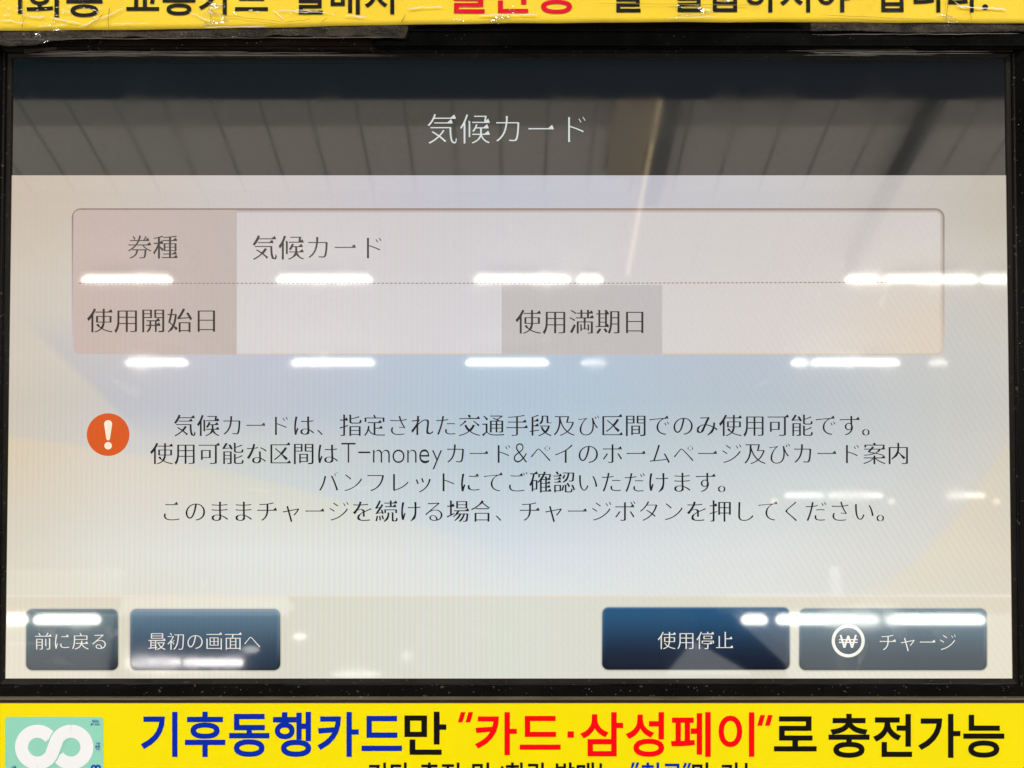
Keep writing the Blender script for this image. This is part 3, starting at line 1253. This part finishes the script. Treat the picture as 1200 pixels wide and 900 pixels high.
def quad_mark(pl, mat, name, par, dep, off):
    verts = [P(x, y, dep) - Vector(off) for q in pl for x, y in q]
    faces = []
    b = 0
    for q in pl:
        faces.append(tuple(range(b, b + len(q))))
        b += len(q)
    return link(name, mesh(name, verts, faces, mat), par)


quad_mark([[(540, 834.5), (545.5, 834.5), (542, 846.5), (536.5, 846.5)], [(549, 834.5), (554.5, 834.5), (551, 846.5), (545.5, 846.5)]],
          INK_R, 'quotation_mark', low, DI, low_o)
quad_mark([[(891, 838), (896.5, 838), (893, 850.5), (887.5, 850.5)], [(900, 838), (905.5, 838), (902, 850.5), (896.5, 850.5)]],
          INK_R, 'quotation_mark', low, DI, low_o)
quad_mark([[(665, 857), (672.5, 857), (672.5, 864.5), (665, 864.5)]], INK_R, 'middle_dot', low, DI, low_o)
K('기타 충전 및', 431, 575, (893.5, 920), INK_K)
K('1회권 발매는', 587, 722, (893.5, 920), INK_K)
K('현금', 752, 799, (893.5, 920), INK_B)
K('만 가능', 811, 893, (893.5, 920), INK_K)
quad_mark([[(741, 893.5), (744, 893.5), (742, 900), (739, 900)], [(746, 893.5), (749, 893.5), (747, 900), (744, 900)]], INK_B, 'quotation_mark', low, DI, low_o)
quad_mark([[(802, 894), (805, 894), (803, 900), (800, 900)], [(807, 894), (810, 894), (808, 900), (805, 900)]], INK_B, 'quotation_mark', low, DI, low_o)

# printed card on the notice
pts = rrect(6, 121, 840.3, 915, 3.5, 5)
card = link('card_picture', mesh('card_picture', [P(x, y, DI) - LO for x, y in pts], [tuple(range(len(pts)))], MINT), low, 'mint green card with a white loop')


def band(name, path, w, dep, par, mat):
    verts, faces = [], []
    n = len(path)
    for i, p in enumerate(path):
        a, b = Vector(path[max(i - 1, 0)]), Vector(path[min(i + 1, n - 1)])
        t_ = (b - a).normalized()
        nn = Vector((-t_.y, t_.x)) * w / 2
        for s in (-1, 1):
            q = Vector(p) + nn * s
            verts.append(P(q.x, q.y, dep) - LO)
    for i in range(n - 1):
        faces.append((2 * i, 2 * i + 1, 2 * i + 3, 2 * i + 2))
    return link(name, mesh(name, verts, faces, mat), par)


def arc(cx, cy, r, a0, a1, n=40):
    return [(cx + r * math.cos(math.radians(a0 + (a1 - a0) * i / n)), cy + r * math.sin(math.radians(a0 + (a1 - a0) * i / n))) for i in range(n + 1)]


LCX, RCX, LCY, LR = 43.8, 83.2, 875.5, 18.6
band('white_ring', arc(LCX, LCY, LR, -35, -270, 50), 15.2, DI + 0.00005, card, WHITE)
band('white_ring', arc(RCX, LCY, LR, -90, 145, 50), 15.2, DI + 0.00005, card, WHITE)
dia = arc(LCX, LCY, LR, 90, 28, 20) + arc(RCX, LCY, LR, 208, 270, 20)
band('ring_gap', dia, 18.2, DI + 0.0001, card, MINT)
band('white_loop', dia, 15.2, DI + 0.00015, card, WHITE)
K('SEOUL', 108, 116, (843.5, 846.5), INK_B, par=card, dep=DI + 0.0002)
K('MY SOUL', 106.5, 117, (847.5, 850), INK_B, par=card, dep=DI + 0.0002)
K('기후', 112.5, 117, (870, 872.8), INK_B, par=card, dep=DI + 0.0002)
K('동행', 111.5, 117, (873.4, 876.2), INK_B, par=card, dep=DI + 0.0002)
K('카드', 112.5, 117, (876.8, 879.4), INK_B, par=card, dep=DI + 0.0002)
band('blue_loop', arc(109.8, 899.4, 2.3, 0, 360, 24), 1.8, DI + 0.0002, card, INK_B)
band('blue_loop', arc(114.9, 899.4, 2.3, 0, 360, 24), 1.8, DI + 0.0002, card, INK_B)
K('서울', 13, 19, (897.5, 903), INK_B, par=card, dep=DI + 0.0002)

# ------------------------------------------------------------------ upper yellow label under wrinkled film
DU = 0.0075


def lower_edge(px):
    xs = [-60, 0, 100, 200, 300, 400, 500, 600, 700, 800, 950, 1100, 1260]
    ys = [36.5, 36.2, 35.6, 34.4, 32.8, 30.6, 28.6, 27.4, 26.6, 26.0, 26.2, 27.0, 27.6]
    i = 0
    while i < len(xs) - 2 and px > xs[i + 1]:
        i += 1
    u = (px - xs[i]) / (xs[i + 1] - xs[i])
    return ys[i] * (1 - u) + ys[i + 1] * u + 0.35 * math.sin(px * 0.05) * math.sin(px * 0.013)


up_o = (0, -DU, P(600, 26, DU).z + 0.01)
UO = Vector(up_o)
up = root('notice_label', 'worn yellow label strip above the screen under wrinkled clear film', 'sign', loc=up_o)


def wave(px, py):
    return 0.00013 * math.sin(px * 0.021 + py * 0.05) + 0.00008 * math.sin(px * 0.057 - py * 0.11) + 0.00003 * math.sin(px * 0.13 + 1)


def strip(name, x0, x1, nx, ny, topf, botf, dep, mat, rough=0.0, thick=0.0003):
    verts, faces = [], []
    for j in range(ny + 1):
        for i in range(nx + 1):
            px = x0 + (x1 - x0) * i / nx
            t_ = j / ny
            py = topf(px) * (1 - t_) + botf(px) * t_
            verts.append(P(px, py, dep + wave(px, py) * (1 if rough == 0 else 1) + rough * random.uniform(-1, 1) * 0.0001) - UO)
    for j in range(ny):
        for i in range(nx):
            a = j * (nx + 1) + i
            faces.append((a, a + nx + 1, a + nx + 2, a + 1))
    me = mesh(name, verts, faces, mat, smooth=True)
    o = link(name, me, up)
    if thick:
        md = o.modifiers.new('thickness', 'SOLIDIFY')
        md.thickness = thick
        md.offset = 1
    return o


strip('yellow_strip', -50, 1250, 260, 14, lambda x: -60, lower_edge, DU, YELW)
cv = lambda px: 0


def U(s, x0, x1, ink, mat):
    # prints follow the waviness of the strip
    o = K(s, x0, x1, ink, mat, par=up, dep=DU + 0.00055, off=up_o, relief=wave, wh=0.105, wv=0.105)
    return o


U('1회용', 21, 120, (-19, 20), INK_K)
U('교통카드', 148, 314, (-22, 18), INK_K)
U('발매시', 346, 462, (-22, 17), INK_K)
U('일반용', 524, 676, (-27, 16), INK_R2)
U('을', 718, 754, (-25, 14.5), INK_K)
U('발급하셔야', 790, 996, (-25, 14.5), INK_K)
U('합니다.', 1027, 1158, (-26, 14.5), INK_K)


def ragged(px):
    e = lower_edge(px)
    if px < 478:
        t_ = 10 + 1.3 * math.sin(px * 0.028 + 1.2) + 0.9 * math.sin(px * 0.071) + 0.8 * math.sin(px * 0.19)
        t_ += 6 * math.exp(-((px - 20) / 55.0) ** 2)
        t_ += 4.0 * sstep(250, 460, px)
        return e + t_
    if px < 930:
        return e + 1.0 + 4 * (1 - sstep(478, 494, px))
    return e + 1.5 + 9.5 * sstep(930, 952, px) + 1.2 * math.sin(px * 0.03)


strip('clear_film', -50, 1250, 520, 26, lambda x: -60, ragged, DU + 0.0009, FILM, rough=1.0, thick=0)

# loose flap of tape hanging at the upper left corner and creased edges at the upper right
FLAP = N('tape_flap')
FLAP.b.inputs['Base Color'].default_value = (0.10, 0.085, 0.07, 1)
FLAP.b.inputs['Roughness'].default_value = 0.4
FLAP.b.inputs['IOR'].default_value = 1.25
FLAP.l(FLAP.ramp(FLAP.noise(90, 4, 0.7), [(0.35, (0.008, 0.006, 0.004)), (0.65, (0.060, 0.046, 0.032))]), FLAP.b.inputs['Base Color'])
FLAP.bump(FLAP.noise(210, 5, 0.7), 1.0, 0.003)


def flap(x0, x1, topf, botf, dep, nx=160, ny=6):
    verts, faces = [], []
    for j in range(ny + 1):
        for i in range(nx + 1):
            px = x0 + (x1 - x0) * i / nx
            t_ = j / ny
            py = topf(px) * (1 - t_) + botf(px) * t_
            verts.append(P(px, py, dep + 1.2 * wave(px * 1.7, py * 3) + 0.0002 * math.sin(t_ * 5 + px * 0.02)) - UO)
    for j in range(ny):
        for i in range(nx):
            a = j * (nx + 1) + i
            faces.append((a, a + nx + 1, a + nx + 2, a + 1))
    o = link('tape_flap', mesh('tape_flap', verts, faces, FLAP.m, smooth=True), up)
    md = o.modifiers.new('thickness', 'SOLIDIFY')
    md.thickness = 0.0001
    return o


flap(-50, 478, lambda x: lower_edge(x) - 0.5, lambda x: ragged(x) - 0.4, DU - 0.0002)
flap(950, 1250, lambda x: lower_edge(x) - 0.5, lambda x: ragged(x) - 0.4, DU - 0.0002)
flap(28, 66, lambda x: 57.5 - 0.06 * (x - 28), lambda x: 62.5 - 0.12 * (x - 28), 0.0050, 40, 4)

PALE = plain('painted_crease_glint', (0.75, 0.72, 0.62), 0.35)  # pale colour stands in for light glinting on film creases
CRACK = plain('dark_crack', (0.30, 0.20, 0.03), 0.6)
GREYC = plain('grey_film_fold', (0.075, 0.066, 0.058), 0.4)


def ribbon(name, items, mat):
    """thin jagged strips laid on the label: items = (points, width, depth)"""
    verts, faces = [], []
    for path, wd, dep in items:
        n = len(path)
        b = len(verts)
        for i, p in enumerate(path):
            a_, b_ = Vector(path[max(i - 1, 0)]), Vector(path[min(i + 1, n - 1)])
            t_ = (b_ - a_).normalized()
            nn = Vector((-t_.y, t_.x)) * wd * (0.25 if i in (0, n - 1) else random.uniform(0.5, 1.2)) / 2
            for sgn in (-1, 1):
                q = Vector(p) + nn * sgn
                verts.append(P(q.x, q.y, dep + wave(q.x, q.y) * (dep > 0.007)) - UO)
        for i in range(n - 1):
            k = b + 2 * i
            faces.append((k, k + 1, k + 3, k + 2))
    return link(name, mesh(name, verts, faces, mat), up)


def jag(x0, y0, x1, y1, n, j):
    return [(x0 + (x1 - x0) * i / n + random.uniform(-j, j), y0 + (y1 - y0) * i / n + random.uniform(-j, j)) for i in range(n + 1)]


DQ = DU + 0.0011
cr = [(jag(128, 8, 127, 33, 8, 0.8), 0.9, DQ), (jag(25, 0, 27, 34, 8, 1.0), 0.8, DQ), (jag(1111, -4, 1109, 25, 8, 0.8), 1.0, DQ),
      (jag(1136, 0, 1138, 24, 8, 1.0), 0.7, DQ), (jag(475, 16, 470, 27, 4, 0.6), 1.4, DQ), (jag(246, 12, 247, 31, 6, 1.0), 0.8, DQ),
      (jag(334, 26, 365, 23, 6, 0.8), 0.7, DQ), (jag(250, 16, 330, 26, 9, 0.8), 0.7, DQ), (jag(375, 28, 384, 20, 5, 0.6), 0.7, DQ),
      (jag(100, 33, 122, 17, 6, 0.8), 0.8, DQ), (jag(700, 4, 900, 6, 14, 0.3), 0.5, DQ), (jag(960, 17, 1100, 24, 12, 0.4), 0.5, DQ)]
for it in cr:
    ribbon('label_crack', [it], CRACK)
pl = [(jag(32, 19, 48, 20, 5, 0.9), 0.8, DQ), (jag(62, 21, 96, 28, 9, 0.9), 1.0, DQ), (jag(44, 30, 78, 29.5, 9, 0.7), 0.8, DQ),
      (jag(92, 32, 145, 10, 9, 0.8), 0.8, DQ), (jag(130, 28, 176, 27, 10, 0.5), 0.7, DQ), (jag(222, 14, 250, 27, 7, 0.8), 0.8, DQ),
      (jag(320, 12, 333, 23, 6, 0.6), 1.2, DQ), (jag(326, 12, 372, 13, 8, 0.5), 0.6, DQ), (jag(404, 18, 430, 20, 8, 0.5), 1.1, DQ),
      (jag(478, 9, 520, 8, 10, 1.4), 1.1, DQ), (jag(560, 18, 632, 17, 14, 0.5), 1.0, DQ), (jag(240, 32, 312, 31, 12, 0.5), 0.8, DQ),
      (jag(1122, 7, 1180, 11, 10, 1.0), 1.3, DQ), (jag(1118, 2, 1130, 10, 5, 0.6), 0.8, DQ), (jag(0, 24, 34, 26, 8, 1.6), 0.8, DQ),
      (jag(780, 21, 840, 19, 10, 0.4), 0.6, DQ), (jag(345, 14, 385, 15, 12, 0.7), 0.7, DQ)]
for it in pl:
    ribbon('painted_crease_glint', [it], PALE)
pl = []
for k in range(46):
    x = random.choice([random.uniform(2, 32), random.uniform(32, 118), random.uniform(40, 118), random.uniform(280, 395)])
    y = random.uniform(6, 22) if x < 130 else random.uniform(11, 17)
    pl.append((jag(x, y, x + random.uniform(1.5, 5), y + random.uniform(-1, 1), 3, 0.5), random.uniform(0.5, 1.2), DQ))
ribbon('glint_flakes', pl, PALE)['kind'] = 'stuff'  # small glints set in pale colour
gr = []
for k in range(9):
    y = 58 + k * 0.8
    x0 = random.uniform(915, 990)
    gr.append((jag(x0, y, x0 + random.uniform(60, 190), y + random.uniform(-0.5, 1.0), 12, 0.25), 0.7, 0.0047))
for k in range(7):
    y = 60 + k * 1.0
    x0 = random.uniform(28, 60)
    gr.append((jag(x0, y, x0 + random.uniform(60, 420), y + random.uniform(-1.5, 1.0), 16, 0.3), 0.5, 0.0047))
gr.append((jag(952, 40.5, 1195, 39.5, 20, 0.5), 0.9, DQ))
gr.append((jag(6, 46, 470, 43.5, 30, 0.5), 0.8, DQ))
for it in gr:
    ribbon('film_fold', [it], GREYC)
